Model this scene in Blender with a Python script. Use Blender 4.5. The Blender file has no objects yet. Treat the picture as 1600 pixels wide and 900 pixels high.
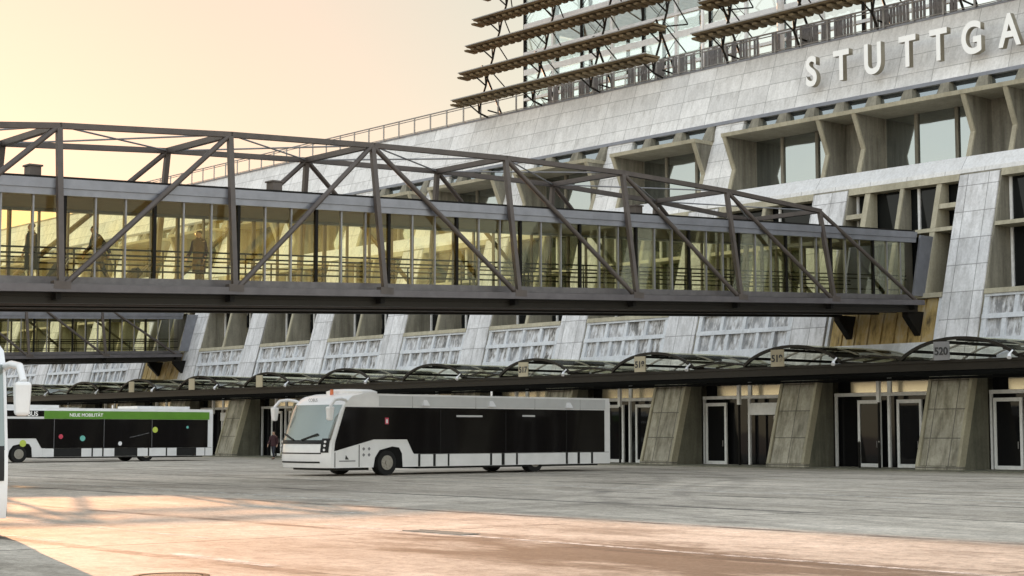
import bpy, bmesh, math, random
from mathutils import Vector, Matrix
random.seed(7)
R = math.radians
sc = bpy.context.scene
COL = sc.collection

# ------------------------------------------------------------------ helpers
class MB:
    """collects shapes and links them as ONE mesh object"""
    def __init__(s): s.v = []; s.f = []
    def add(s, vs, fs):
        n = len(s.v); s.v += [tuple(p) for p in vs]; s.f += [tuple(i + n for i in f) for f in fs]; return s
    def box(s, x0, y0, z0, x1, y1, z1):
        return s.hexa([(x0,y0,z0),(x1,y0,z0),(x1,y1,z0),(x0,y1,z0),(x0,y0,z1),(x1,y0,z1),(x1,y1,z1),(x0,y1,z1)])
    def hexa(s, p):
        return s.add(p, [(0,3,2,1),(4,5,6,7),(0,1,5,4),(1,2,6,5),(2,3,7,6),(3,0,4,7)])
    def quad(s, a, b, c, d): return s.add([a,b,c,d], [(0,1,2,3)])
    def prism(s, poly, y0, y1):
        """poly in (x,z), extruded along y"""
        n = len(poly)
        vs = [(a, y0, b) for a, b in poly] + [(a, y1, b) for a, b in poly]
        return s.add(vs, [tuple(range(n))[::-1], tuple(range(n, 2*n))] + [(i, (i+1) % n, n+(i+1) % n, n+i) for i in range(n)])
    def prism_x(s, poly, x0, x1):
        """poly in (y,z), extruded along x"""
        n = len(poly)
        vs = [(x0, a, b) for a, b in poly] + [(x1, a, b) for a, b in poly]
        return s.add(vs, [tuple(range(n))[::-1], tuple(range(n, 2*n))] + [(i, (i+1) % n, n+(i+1) % n, n+i) for i in range(n)])
    def bar(s, a, b, w, h, up=(0,0,1)):
        a = Vector(a); b = Vector(b); d = (b-a).normalized(); up = Vector(up)
        if abs(d.dot(up)) > .98: up = Vector((0,1,0))
        x = d.cross(up).normalized()*w/2; y = x.cross(d).normalized()*h/2
        return s.hexa([a-x-y, a+x-y, b+x-y, b-x-y, a-x+y, a+x+y, b+x+y, b-x+y])
    def tube(s, a, b, r, n=10, r2=None):
        a = Vector(a); b = Vector(b); d = (b-a).normalized(); r2 = r if r2 is None else r2
        x = d.orthogonal().normalized(); y = d.cross(x)
        vs = []
        for p, q in ((a, r), (b, r2)):
            vs += [p + (x*math.cos(2*math.pi*i/n) + y*math.sin(2*math.pi*i/n))*q for i in range(n)]
        return s.add(vs, [tuple(range(n))[::-1], tuple(range(n, 2*n))] + [(i, (i+1) % n, n+(i+1) % n, n+i) for i in range(n)])
    def path(s, pts, r, n=8):
        for a, b in zip(pts, pts[1:]): s.tube(a, b, r, n)
        return s
    def build(s, name, mat, parent=None, org=(0,0,0), smooth=False, bevel=0):
        me = bpy.data.meshes.new(name)
        ox, oy, oz = org
        me.from_pydata([(p[0]-ox, p[1]-oy, p[2]-oz) for p in s.v], [], s.f)
        bm = bmesh.new(); bm.from_mesh(me); bmesh.ops.recalc_face_normals(bm, faces=bm.faces[:])
        bm.to_mesh(me); bm.free()
        me.materials.append(mat)
        o = bpy.data.objects.new(name, me); COL.objects.link(o)
        if parent: o.parent = parent
        else: o.location = org
        if smooth:
            me.shade_smooth()
            m = o.modifiers.new('es', 'EDGE_SPLIT'); m.split_angle = R(38)
        if bevel:
            m = o.modifiers.new('bv', 'BEVEL'); m.width = bevel; m.segments = 2; m.limit_method = 'ANGLE'; m.angle_limit = R(40)
        return o

def thing(name, label, cat, loc=(0,0,0), rz=0, group=None):
    o = bpy.data.objects.new(name, None); COL.objects.link(o)
    o.empty_display_size = .3
    o.location = loc; o.rotation_euler = (0,0,rz); return tag(o, label, cat, group)
def tag(o, label=None, cat=None, group=None, kind=None):
    if label: o['label'] = label
    if cat: o['category'] = cat
    if group: o['group'] = group
    if kind: o['kind'] = kind
    return o
KIDS = {}
def copy_tree(o, parent=None):
    c = o.copy(); COL.objects.link(c); c.parent = parent
    for ch in [x for x in COL.objects if x.parent == o]: copy_tree(ch, c)
    return c

# ------------------------------------------------------------------ materials
class NT:
    def __init__(s, name):
        s.m = bpy.data.materials.new(name); s.m.use_nodes = True
        s.n = s.m.node_tree.nodes; s.l = s.m.node_tree.links
        s.b = s.n['Principled BSDF']; s.out = s.n['Material Output']
    def new(s, t, **k):
        n = s.n.new(t)
        for a, b in k.items(): setattr(n, a, b)
        return n
    def pos(s, world=True, scale=(1,1,1)):
        if world: src = s.new('ShaderNodeNewGeometry').outputs['Position']
        else: src = s.new('ShaderNodeTexCoord').outputs['Object']
        mp = s.new('ShaderNodeMapping'); mp.inputs['Scale'].default_value = scale
        s.l.new(src, mp.inputs[0]); return mp.outputs[0]
    def noise(s, vec, scale, detail=4, rough=.6):
        n = s.new('ShaderNodeTexNoise'); n.inputs['Scale'].default_value = scale
        n.inputs['Detail'].default_value = detail; n.inputs['Roughness'].default_value = rough
        s.l.new(vec, n.inputs['Vector']); return n.outputs['Fac']
    def ramp(s, fac, stops):
        r = s.new('ShaderNodeValToRGB'); e = r.color_ramp.elements
        while len(e) < len(stops): e.new(.5)
        for q, (p, c) in zip(e, stops):
            q.position = p; q.color = (c if len(c) == 4 else (*c, 1)) if hasattr(c, '__len__') else (c, c, c, 1)
        s.l.new(fac, r.inputs[0]); return r.outputs[0]
    def mix(s, fac, a, b, mode='MIX'):
        m = s.new('ShaderNodeMix', data_type='RGBA', blend_type=mode)
        for i, x in ((0, fac), (6, a), (7, b)):
            if hasattr(x, 'is_linked'): s.l.new(x, m.inputs[i])
            else: m.inputs[i].default_value = x if i == 0 else (*x, 1)
        return m.outputs[2]
    def math(s, op, a, b=0.0):
        m = s.new('ShaderNodeMath', operation=op)
        for i, x in ((0, a), (1, b)):
            if hasattr(x, 'is_linked'): s.l.new(x, m.inputs[i])
            else: m.inputs[i].default_value = x
        return m.outputs[0]
    def bump(s, h, strength, dist=.02):
        b = s.new('ShaderNodeBump'); b.inputs['Strength'].default_value = strength; b.inputs['Distance'].default_value = dist
        s.l.new(h, b.inputs['Height']); s.l.new(b.outputs[0], s.b.inputs['Normal'])
    def col(s, c):
        if hasattr(c, 'is_linked'): s.l.new(c, s.b.inputs['Base Color'])
        else: s.b.inputs['Base Color'].default_value = (*c, 1)
    def setp(s, **k):
        for a, b in k.items(): s.b.inputs[a.replace('_', ' ')].default_value = b
        return s

def simple(name, c, rough=.5, metal=0, var=.12, scale=3, world=False, coat=0):
    t = NT(name); p = t.pos(world)
    f = t.noise(p, scale, 5)
    k = t.ramp(f, [(.3, 1-var), (.7, 1+var*.5)])
    t.col(t.mix(1, c, k, 'MULTIPLY'))
    t.setp(Roughness=rough, Metallic=metal)
    if coat: t.b.inputs['Coat Weight'].default_value = coat
    return t.m

def concrete(name, base, stain, streak=.5, joints=None, rough=.85, jw=.03, jd=.55, blot=.35):
    """weathered concrete; streaks run down the wall; joints = (pv, ph, ov, oh) in metres"""
    t = NT(name); p = t.pos(True)
    f1 = t.noise(t.pos(True, (1.2, 1.2, .12)), 2.2, 6, .65)
    f2 = t.noise(p, .45, 5, .6); f3 = t.noise(p, 9, 4, .6)
    c = t.mix(t.ramp(f1, [(.42, 0), (.72, streak)]), base, stain)
    c = t.mix(1, c, t.ramp(f2, [(.3, 1-blot), (.65, 1.0)]), 'MULTIPLY')
    c = t.mix(1, c, t.ramp(f3, [(.3, .86), (.7, 1.05)]), 'MULTIPLY')
    if joints:
        pv, ph, ov, oh = joints
        sep = t.new('ShaderNodeSeparateXYZ'); t.l.new(p, sep.inputs[0])
        lines = []; cells = []
        for o, per, off, w in ((sep.outputs[1], pv, ov, jw), (sep.outputs[2], ph, oh, jw)):
            a = t.math('DIVIDE', t.math('SUBTRACT', o, off), per)
            lines.append(t.math('LESS_THAN', t.math('FRACT', a), w/per)); cells.append(t.math('FLOOR', a))
        ln = t.math('MAXIMUM', *lines)
        fz = t.math('FRACT', t.math('DIVIDE', t.math('SUBTRACT', sep.outputs[2], oh), ph))
        run = t.math('MULTIPLY', t.ramp(t.noise(t.pos(True, (1, 1, .03)), 3.4, 5, .75), [(.50, 0), (.66, .75)]), t.math('POWER', fz, 1.6))
        c = t.mix(run, c, stain)
        wn = t.new('ShaderNodeTexWhiteNoise', noise_dimensions='2D')
        cb = t.new('ShaderNodeCombineXYZ'); t.l.new(cells[0], cb.inputs[0]); t.l.new(cells[1], cb.inputs[1])
        t.l.new(cb.outputs[0], wn.inputs['Vector'])
        c = t.mix(1, c, t.ramp(wn.outputs['Value'], [(0, .88), (1, 1.05)]), 'MULTIPLY')
        c = t.mix(t.math('MULTIPLY', ln, jd), c, (.05, .045, .04))
    t.col(c); t.setp(Roughness=rough)
    t.bump(f3, .25)
    return t.m

def mirror_glass(name, base, metal, rough=.03, wav=.02):
    t = NT(name); t.col(base); t.setp(Roughness=rough, Metallic=metal)
    t.b.inputs['Specular IOR Level'].default_value = .5
    t.bump(t.noise(t.pos(True), .5, 1), wav, .2)
    return t.m

def clear_glass(name, tint, refl=.12, rough=.02, dust=0):
    t = NT(name); t.n.remove(t.b)
    tr = t.new('ShaderNodeBsdfTransparent'); tr.inputs[0].default_value = (*tint, 1)
    gl = t.new('ShaderNodeBsdfGlossy'); gl.inputs['Roughness'].default_value = rough; gl.inputs[0].default_value = (.9,.95,.92,1)
    lw = t.new('ShaderNodeFresnel'); lw.inputs[0].default_value = 1.45
    mx = t.new('ShaderNodeMixShader')
    f = t.math('MINIMUM', t.math('ADD', t.math('MULTIPLY', lw.outputs[0], .25), refl), 1.0)
    if dust:
        tl = t.new('ShaderNodeBsdfTranslucent'); tl.inputs[0].default_value = (.85,1,.42,1); m2 = t.new('ShaderNodeMixShader')
        t.l.new(t.ramp(t.noise(t.pos(True, (.7,.7,.35)), 1.1, 5, .65), [(.3, dust*.5), (.7, dust*1.5)]), m2.inputs[0])
        t.l.new(tr.outputs[0], m2.inputs[1]); t.l.new(tl.outputs[0], m2.inputs[2]); tr = m2
    t.l.new(f, mx.inputs[0]); t.l.new(tr.outputs[0], mx.inputs[1]); t.l.new(gl.outputs[0], mx.inputs[2])
    t.l.new(mx.outputs[0], t.out.inputs[0]); return t.m

M = {}
M['attic'] = concrete('white_cladding', (.86,.85,.84), (.44,.425,.40), .38, (2.1, .98, .35, .30), jw=.035, jd=.45, blot=.12)
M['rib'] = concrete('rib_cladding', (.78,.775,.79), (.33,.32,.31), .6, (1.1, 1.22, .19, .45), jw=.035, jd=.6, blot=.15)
M['band'] = concrete('band_cladding', (.80,.80,.81), (.45,.43,.40), .2, (8.4, 9, 1.6, .2), jw=.03, blot=.08)
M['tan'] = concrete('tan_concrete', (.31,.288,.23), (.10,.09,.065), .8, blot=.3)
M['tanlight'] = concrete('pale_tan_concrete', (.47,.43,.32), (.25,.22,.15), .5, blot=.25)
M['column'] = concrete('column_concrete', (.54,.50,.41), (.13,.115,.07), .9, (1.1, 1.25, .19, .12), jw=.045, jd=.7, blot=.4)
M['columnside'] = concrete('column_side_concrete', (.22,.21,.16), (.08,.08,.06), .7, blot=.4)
M['panelframe'] = concrete('panel_frame', (.68,.70,.73), (.3,.3,.3), .35, blot=.15)
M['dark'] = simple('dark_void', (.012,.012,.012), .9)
M['soot'] = simple('dark_steel', (.012,.011,.010), .55, .2)
M['bronze'] = simple('bronze_steel', (.026,.023,.019), .45, .4)
M['chord'] = simple('chord_paint', (.11,.10,.105), .45, .2, .25, 2)
M['sill'] = simple('sill_paint', (.13,.12,.12), .5, .2, .3, 3)
M['truss'] = simple('truss_paint', (.085,.069,.061), .5, .15, .25, 2)
M['gutter'] = simple('blue_grey_sheet', (.21,.215,.24), .35, .3, .2, 1.5)
M['mullion'] = simple('grey_mullion', (.22,.22,.23), .4, .3)
M['whitemetal'] = simple('white_frame', (.90,.90,.90), .4, 0, .12, 5)
M['silver'] = simple('silver_rail', (.30,.29,.28), .45, .4)
M['louvre'] = concrete('louvre_brown', (.24,.18,.10), (.10,.07,.035), .6, blot=.4)
M['screen'] = simple('grey_screen', (.20,.19,.19), .7, 0, .35, 6)
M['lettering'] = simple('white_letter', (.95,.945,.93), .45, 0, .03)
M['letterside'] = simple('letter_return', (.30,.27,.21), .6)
M['upglass'] = mirror_glass('coated_glass', (.37,.40,.40), .95, .05, .05)
M['midglass'] = mirror_glass('dark_window_glass', (.012,.013,.013), .0)
M['doorglass'] = mirror_glass('dark_door_glass', (.010,.010,.011), .0)
for _k in ('doorglass','midglass'): M[_k].node_tree.nodes['Principled BSDF'].inputs['Specular IOR Level'].default_value = .22
M['transom'] = mirror_glass('transom_glass', (.62,.57,.44), .85, .2)
M['paviglass'] = clear_glass('pavilion_glass', (.95,.97,.97), .08)
M['bridgeglass'] = clear_glass('tinted_bridge_glass', (.992,.98,.86), .0, dust=.010)
M['canopyglass'] = clear_glass('canopy_glass', (.90,.89,.76), .01, .15)
M['buswhite'] = simple('bus_white_paint', (.78,.78,.78), .28, 0, .10, 1.3, coat=.4)
M['busgrey'] = simple('bus_roof_band', (.55,.56,.57), .4, 0, .06)
M['busglass'] = mirror_glass('bus_dark_glass', (.009,.008,.008), 0, .06)
M['windshield'] = mirror_glass('bus_windshield', (.26,.29,.27), .6, .04)
M['rubber'] = simple('tyre_rubber', (.018,.018,.018), .8)
M['rim'] = simple('steel_rim', (.38,.36,.32), .45, .6)
M['busdark'] = simple('bus_trim', (.02,.02,.02), .5)
M['green'] = simple('green_band', (.11,.27,.03), .4)
M['orange'] = simple('beacon_orange', (.65,.16,.05), .35)
M['lamp'] = simple('lamp_glass', (.78,.78,.80), .2)
M['yellow'] = simple('sticker_yellow', (.50,.60,.10), .4)
M['red'] = simple('sticker_red', (.55,.06,.10), .4)
M['teal'] = simple('sticker_teal', (.16,.48,.42), .4)
M['plate'] = simple('number_plate', (.40,.35,.24), .5)
M['ink'] = simple('ink', (.03,.03,.03), .6)
def worn_paint():
    t = NT('road_paint'); t.col((.66,.64,.60)); t.setp(Roughness=.85)
    t.l.new(t.ramp(t.noise(t.pos(True), 2.2, 7, .8), [(.40, .0), (.58, .85)]), t.b.inputs['Alpha']); return t.m
M['paint'] = worn_paint()
M['skin'] = simple('skin', (.42,.26,.18), .5)
M['hair'] = simple('hair', (.03,.02,.015), .7)
M['coat'] = simple('dark_coat', (.014,.011,.010), .85)
M['jeans'] = simple('dark_trousers', (.025,.028,.04), .85)
M['scarf'] = simple('pale_scarf', (.45,.38,.22), .9)
M['bag'] = simple('black_bag', (.02,.02,.02), .6)
M['maroon'] = simple('maroon_coat', (.04,.012,.015), .85)
M['ceiling'] = simple('bridge_ceiling', (.16,.125,.075), .7)

for _k, _v in (('soot',.12),('dark',.05),('bronze',.2),('busdark',.2),('rubber',.2),('busglass',.3)): M[_k].node_tree.nodes['Principled BSDF'].inputs['Specular IOR Level'].default_value = _v
def streaky():
    t = NT('streaked_panel'); 
    f = t.noise(t.pos(True, (1,1,.07)), 6.5, 5, .7); g = t.noise(t.pos(True), .35, 2); h = t.noise(t.pos(True, (1,1,.5)), 2.2, 3)
    a = t.ramp(t.math('ADD', f, t.math('MULTIPLY', t.math('SUBTRACT', h, .5), .7)), [(.38, (.66,.67,.69)), (.50, (.36,.34,.32)), (.62, (.05,.045,.035))])
    t.col(t.mix(t.ramp(g, [(.35, 0), (.7, .5)]), a, (.56,.57,.60))); t.setp(Roughness=.7); return t.m
M['streak'] = streaky()
def rusty():
    t = NT('ochre_panel'); f = t.noise(t.pos(True, (1,1,.2)), 2.5, 5, .7)
    t.col(t.ramp(f, [(.3, (.10,.07,.03)), (.5, (.38,.27,.10)), (.7, (.40,.34,.24))])); t.setp(Roughness=.8); return t.m
M['ochre'] = rusty()

def apron_mat():
    t = NT('apron_concrete')
    p = t.pos(True)
    big = t.noise(p, .09, 6, .62); mid = t.noise(p, .55, 6, .7); fine = t.noise(p, 11, 5, .85)
    strk = t.noise(t.pos(True, (1, .14, 1)), .55, 6, .65)
    blot = t.noise(t.pos(True, (.55, .20, 1)), .8, 7, .72)
    c = t.ramp(strk, [(.28, (.37,.325,.265)), (.5, (.51,.455,.38)), (.72, (.63,.565,.48))])
    c = t.mix(1, c, t.ramp(big, [(.3, .72), (.65, 1.1)]), 'MULTIPLY')
    c = t.mix(1, c, t.ramp(mid, [(.3, .8), (.7, 1.1)]), 'MULTIPLY')
    grit = t.noise(t.pos(True, (1, .6, 1)), 3.2, 9, .92); c = t.mix(1, c, t.ramp(grit, [(.38, .58), (.5, 1.0), (.62, 1.3)]), 'MULTIPLY')
    c = t.mix(1, c, t.ramp(fine, [(.3, .66), (.7, 1.28)]), 'MULTIPLY')
    c = t.mix(t.ramp(blot, [(.52, 0), (.66, .6)]), c, t.mix(fine, (.05,.042,.03), (.16,.135,.10)))
    # gravelly worn strip with a ragged edge, where the surface has broken up
    sp = t.new('ShaderNodeSeparateXYZ'); t.l.new(p, sp.inputs[0])
    dx = t.math('DIVIDE', t.math('SUBTRACT', sp.outputs[0], 15.6), 2.2); dy = t.math('DIVIDE', t.math('SUBTRACT', sp.outputs[1], 15.4), 6.0)
    rr = t.math('ADD', t.math('SQRT', t.math('ADD', t.math('MULTIPLY', dx, dx), t.math('MULTIPLY', dy, dy))), t.math('MULTIPLY', t.math('SUBTRACT', t.noise(t.pos(True, (1, .35, 1)), .9, 6, .7), .5), 2.6))
    c = t.mix(t.ramp(rr, [(.55, .86), (1.05, 0)]), c, t.mix(fine, (.0,.0,.0), (.17,.135,.095)))
    sep = t.new('ShaderNodeSeparateXYZ'); t.l.new(p, sep.inputs[0])
    wob = t.math('MULTIPLY', t.math('SUBTRACT', mid, .5), .25)
    l1 = t.math('LESS_THAN', t.math('FRACT', t.math('DIVIDE', t.math('ADD', sep.outputs[0], wob), 5.3)), .06)
    l2 = t.math('LESS_THAN', t.math('FRACT', t.math('DIVIDE', t.math('ADD', sep.outputs[1], wob), 11.0)), .010)
    ln = t.math('MULTIPLY', t.math('MAXIMUM', l1, l2), t.ramp(mid, [(.4, 0), (.55, .75)]))
    c = t.mix(ln, c, (.05,.045,.04))
    # curved tyre marks left by turning buses
    for cx, cy, rad, wd in ((8,75,48,.5),(8.6,75,50.2,.5),(60,5,38,.35),(60,5,40.2,.35),(-14,30,41,.4),(-14,30,43.3,.4),(40,-20,68,.4)):
        ex = t.math('SUBTRACT', sep.outputs[0], cx); ey = t.math('SUBTRACT', sep.outputs[1], cy)
        dd = t.math('ABSOLUTE', t.math('SUBTRACT', t.math('ADD', t.math('SQRT', t.math('ADD', t.math('MULTIPLY', ex, ex), t.math('MULTIPLY', ey, ey))), wob), rad))
        c = t.mix(t.math('MULTIPLY', t.ramp(t.math('DIVIDE', dd, wd), [(.3, .26), (1, 0)]), t.ramp(mid, [(.35, .2), (.6, 1)])), c, (.045,.04,.036))
    t.col(c); t.setp(Roughness=.85)
    t.b.inputs['Specular IOR Level'].default_value = .25
    t.bump(fine, .45, .02)
    return t.m
M['apron'] = apron_mat()
def rough_patch():
    t = NT('rough_asphalt'); f = t.noise(t.pos(True), 20, 4, .8); g = t.noise(t.pos(True), .8, 4)
    t.col(t.mix(1, t.ramp(f, [(.3, (.055,.05,.04)), (.7, (.21,.18,.14))]), t.ramp(g, [(.3,.7),(.7,1.15)]), 'MULTIPLY')); t.setp(Roughness=.9); t.bump(f, .8, .03); return t.m
M['patch'] = rough_patch()

# ------------------------------------------------------------------ ground
g = MB(); N = 2500
g.quad((-N,-N,0),(N,-N,0),(N,N,0),(-N,N,0))
tag(g.build('apron', M['apron']), kind='structure')
def line(pts, w, name='painted_line', z=.004):
    m = MB(); a, b = Vector((*pts[0], z)), Vector((*pts[1], z)); d = (b-a).normalized(); n = Vector((-d.y, d.x, 0))*w/2
    m.quad(a-n, b-n, b+n, a+n); return tag(m.build(name, M['paint']), kind='structure')
line(((11.09,20.0),(10.98,17.3)), .24)
line(((16.55,24.5),(16.42,8.0)), .19)
line(((11.1,27.5),(11.04,23.3)), .21)
line(((23.5,60),(23.2,32)), .16)
line(((13.4,44),(13.1,22.5)), .14)
line(((19.6,33),(19.4,24)), .12)
line(((34.5,45),(34.2,12)), .19)
line(((27.2,75),(27.0,50)), .08)
# manhole
mh = thing('manhole_cover', 'round iron manhole cover in the sunlit part of the apron', 'manhole cover', (9.32,16.85,0))
m = MB(); n = 40
for r0, r1, z in ((.36,.43,.012),):
    vs = [(r*math.cos(2*math.pi*i/n), r*math.sin(2*math.pi*i/n), zz) for (r, zz) in ((r0,0),(r0,z),(r1,z),(r1,0)) for i in range(n)]
    m.add(vs, [(k*n+i, k*n+(i+1)%n, (k+1)*n+(i+1)%n, (k+1)*n+i) for k in range(3) for i in range(n)])
m.build('rim', M['soot'], mh)
m = MB(); m.tube((0,0,.001),(0,0,.008),.345,32); m.build('lid', M['patch'], mh)
# drain
dr = thing('drain_grate', 'long slotted steel drain grate set in the sunlit apron', 'drain', (16.7,21.4,0))
m = MB(); m.box(-.16,-.75,.001,.16,.75,.006); m.build('channel', M['dark'], dr)
m = MB()
for i in range(16): m.box(-.15,-.74+i*.095,.007,.15,-.70+i*.095,.014)
m.box(-.19,-.78,.003,-.16,.78,.016); m.box(.16,-.78,.003,.19,.78,.016); m.build('grate', M['rim'], dr)

# ------------------------------------------------------------------ terminal
B = 8.4
K0, K1 = -3, 20          # ribs k = K0..K1
VR = lambda k: 41.4 + B*k      # right edge of rib k (rib spans VR..VR+2.2)
VA, VB = VR(K0), VR(K1)+2.2
lo = lambda h: 60 + .28*h             # lower sloping plane
hi = lambda h: 64.4 + .35*(h-14.15)   # upper sloping plane
TO = (62, 80, 0)
VS = 127.5
T = thing('terminal_building', 'long white concrete airport terminal with sloping ribs and recessed windows', 'building', TO)
def tp(m, name, mat, bevel=0): return m.build(name, M[mat] if isinstance(mat, str) else mat, T, TO, bevel=bevel)

# main mass (behind all facades)
m = MB()
m.prism([(62.9,0),(96,0),(96,21.2),(67.6,21.2),(67.0,18.2),(66.9,14.0),(65.0,13.4),(64.9,7.9),(63.2,4.7)], VA+.02, VS)
m.prism([(62.9,0),(96,0),(96,21.1),(67.3,21.1),(67.0,18.2),(66.9,14.0),(65.0,13.4),(64.9,7.9),(63.2,4.7)], VS, VB-.02)
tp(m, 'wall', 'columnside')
m = MB(); m.prism([(67.4,21.66),(96.2,21.66),(96.2,21.22),(67.35,21.22)], VA-.1, VS); tp(m, 'roof', 'tan')
for k in range(K0, K1+1):
    a, b = VR(k), VR(k)+2.2
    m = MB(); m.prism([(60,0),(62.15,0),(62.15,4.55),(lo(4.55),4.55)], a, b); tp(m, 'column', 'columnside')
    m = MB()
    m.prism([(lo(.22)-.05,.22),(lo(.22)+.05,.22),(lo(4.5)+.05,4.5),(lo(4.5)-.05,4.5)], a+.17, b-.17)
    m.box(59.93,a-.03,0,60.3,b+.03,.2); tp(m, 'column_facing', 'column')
    m = MB()
    for y0 in (a-.012, b-.13): m = MB(); m.prism([(lo(0)-.09,.2),(lo(0)+.35,.2),(lo(4.5)+.3,4.5),(lo(4.5)-.09,4.5)], y0, y0+.142); tp(m, 'column_edge', 'tanlight')
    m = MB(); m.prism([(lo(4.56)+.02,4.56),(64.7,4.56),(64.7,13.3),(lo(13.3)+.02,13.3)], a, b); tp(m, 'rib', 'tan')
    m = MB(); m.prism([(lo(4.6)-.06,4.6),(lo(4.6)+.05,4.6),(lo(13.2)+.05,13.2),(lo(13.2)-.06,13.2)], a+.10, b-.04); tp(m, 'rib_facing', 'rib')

def sloped_box(m, f, h0, h1, y0, y1, out, inn):
    m.prism([(f(h0)-out,h0),(f(h0)+inn,h0),(f(h1)+inn,h1),(f(h1)-out,h1)], y0, y1)
for k in range(K0, K1):
    a, b = VR(k)+2.2, VR(k+1)      # opening
    w = b-a; mid = (a+b)/2
    ochre = k in (0, 8)
    # back panels above the canopy
    m = MB(); sloped_box(m, lo, 4.6, 5.62, a, b, .03, .3); tp(m, 'upstand', 'panelframe')
    if ochre:
        m = MB(); n = 8
        for i in range(n):
            y0 = a+.15+(w-.3)*i/n; sloped_box(m, lo, 5.63, 7.6, y0+.05, y0+(w-.3)/n-.05, -.12, .3)
        sloped_box(m, lo, 5.63, 7.6, a, b, -.2, .32); tp(m, 'spandrel_panel', 'ochre')
        for q0, q1 in ((a,a+.15),(b-.15,b)): m = MB(); sloped_box(m, lo, 5.63, 7.6, q0, q1, .0, .3); tp(m, 'spandrel_frame', 'panelframe')
    else:
        m = MB(); sloped_box(m, lo, 5.63, 7.6, a, b, -.16, .3); tp(m, 'spandrel_panel', 'streak')
        m = MB()
        for h0, h1, n in ((5.63,6.62,6),(6.62,7.6,4)):
            for i in range(n+1):
                y = a+.12+(w-.24)*i/n; hw = .12 if i in (0,n) else .10
                sloped_box(m, lo, h0+.001, h1-.001, max(a,y-hw), min(b,y+hw), .0, .2)
        sloped_box(m, lo, 6.52, 6.73, a, b, .035, .2); sloped_box(m, lo, 5.6, 5.71, a, b, .032, .2); sloped_box(m, lo, 7.5, 7.62, a, b, .028, .2)
        tp(m, 'spandrel_frame', 'panelframe')
    m = MB(); m.prism([(lo(7.62)-.10,7.62),(64.6,7.62),(64.6,7.84),(lo(7.84)-.10,7.84)], a-.004, b+.004); tp(m, 'window_ledge', 'tanlight')
    # recessed windows
    G = 64.25
    m = MB(); m.box(G,a,7.85,G+.05,b,12.94); win = tp(m, 'window', 'midglass')
    m = MB()
    for y in (a+.08, mid-.5, mid+.5, b-.08): m.box(G-.09,y-.06,7.85,G-.001,y+.06,12.94)
    m.box(G-.08,a,7.85,G-.002,b,7.95); m.build('frame', M['whitemetal'], win, (0,0,0)); 
    fr = [o for o in COL.objects if o.parent == win][-1]
    for vtx in fr.data.vertices: vtx.co = (vtx.co[0]-TO[0], vtx.co[1]-TO[1], vtx.co[2]-TO[2])
    m = MB(); m.prism([(lo(7.85)+.12,7.85),(G-.1,7.85),(G-.1,12.94),(lo(12.94)+.06,12.94)], mid-.09, mid+.09); tp(m, 'fin', 'tan')
    m = MB(); m.prism([(lo(7.85)+.03,7.85),(lo(7.85)+.12,7.85),(lo(12.94)+.06,12.94),(lo(12.94)-.03,12.94)], mid-.10, mid+.10); tp(m, 'fin_edge', 'tanlight')
    m = MB(); m.prism([(lo(10.68)-.02,10.68),(G-.02,10.68),(G-.02,10.86),(lo(10.86)-.02,10.86)], a, b); tp(m, 'crossbeam', 'tanlight')
    m = MB(); m.prism([(lo(12.95)-.05,12.95),(64.6,12.95),(64.6,13.28),(lo(13.28)-.05,13.28)], a-.004, b+.004); tp(m, 'top_beam', 'tanlight')
    if ochre:
        for y0, y1 in ((a+.93,a+1.2),(b-1.25,b-.95)):
            for h0, h1 in ((7.86,10.67),(10.87,12.94)): m = MB(); m.prism([(lo(h0)+.0,h0),(G-.1,h0),(G-.1,h1),(lo(h1)+.0,h1)], y0, y1); tp(m, 'window_post', 'tanlight')
        for y0, y1 in ((a+.01,a+.92),(b-.94,b-.01)): m = MB(); m.prism([(lo(11.75)+.03,11.75),(G-.1,11.75),(G-.1,11.98),(lo(11.98)+.03,11.98)], y0, y1); tp(m, 'window_rung', 'tanlight')
    # upper storey
    U = 66.45
    m = MB(); m.box(U,a-.0,14.16,U+.05,b,17.0); uw = tp(m, 'upper_window', 'upglass')
    m = MB()
    for y in (a+.06, mid-1.15, mid+1.15, b-.06): m.box(U-.10,y-.09,14.16,U-.001,y+.09,16.99)
    m.box(U-.07,a,14.161,U-.002,b,14.26)
    for vi, vv in enumerate(m.v): m.v[vi] = (vv[0]-TO[0], vv[1]-TO[1], vv[2]-TO[2])
    m.build('frame', M['tan'], uw)
    for y in (a-.11, b-.11):
        m = MB(); m.prism([(64.46,14.16),(U-.12,14.16),(U-.12,17.0),(64.13,17.0),(64.86,15.35)], y, y+.22); tp(m, 'kinked_fin', 'tan')
        m = MB()
        m.prism([(64.36,14.16),(64.46,14.16),(64.86,15.35),(64.76,15.35)], y-.006, y+.226)
        m.prism([(64.76,15.35),(64.86,15.35),(64.13,17.0),(64.03,17.0)], y-.005, y+.225); tp(m, 'fin_edge', 'tanlight')
    y0, y1 = (a-.15, b+.15)
    if k < 2: y0, y1 = (VR(k)+1.1, VR(k+1)+1.1)
    if k == 1: y1 = b+.15
    m = MB(); m.prism([(64.0,17.0),(U+.1,17.0),(U+.1,17.2),(63.98,17.2)], y0, y1); tp(m, 'soffit_slab', 'tanlight')
    n = 4 if k < 2 else 3; L = y1-y0
    for i in range(n):
        yc = y0+L*(i+(.5 if k < 2 else .30))/n
        if k >= 2: yc = y0 + .35 + (L-.7)*i/(n-.55)
        p = [(65.30,yc-.42,17.203),(66.4,yc-.42,17.203),(66.4,yc+.42,17.203),(65.30,yc+.42,17.203),(65.66,yc-.24,18.07),(66.4,yc-.24,18.07),(66.4,yc+.24,18.07),(65.66,yc+.24,18.07)]
        m = MB(); m.hexa(p); tp(m, 'clerestory_block', 'tan')
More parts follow.
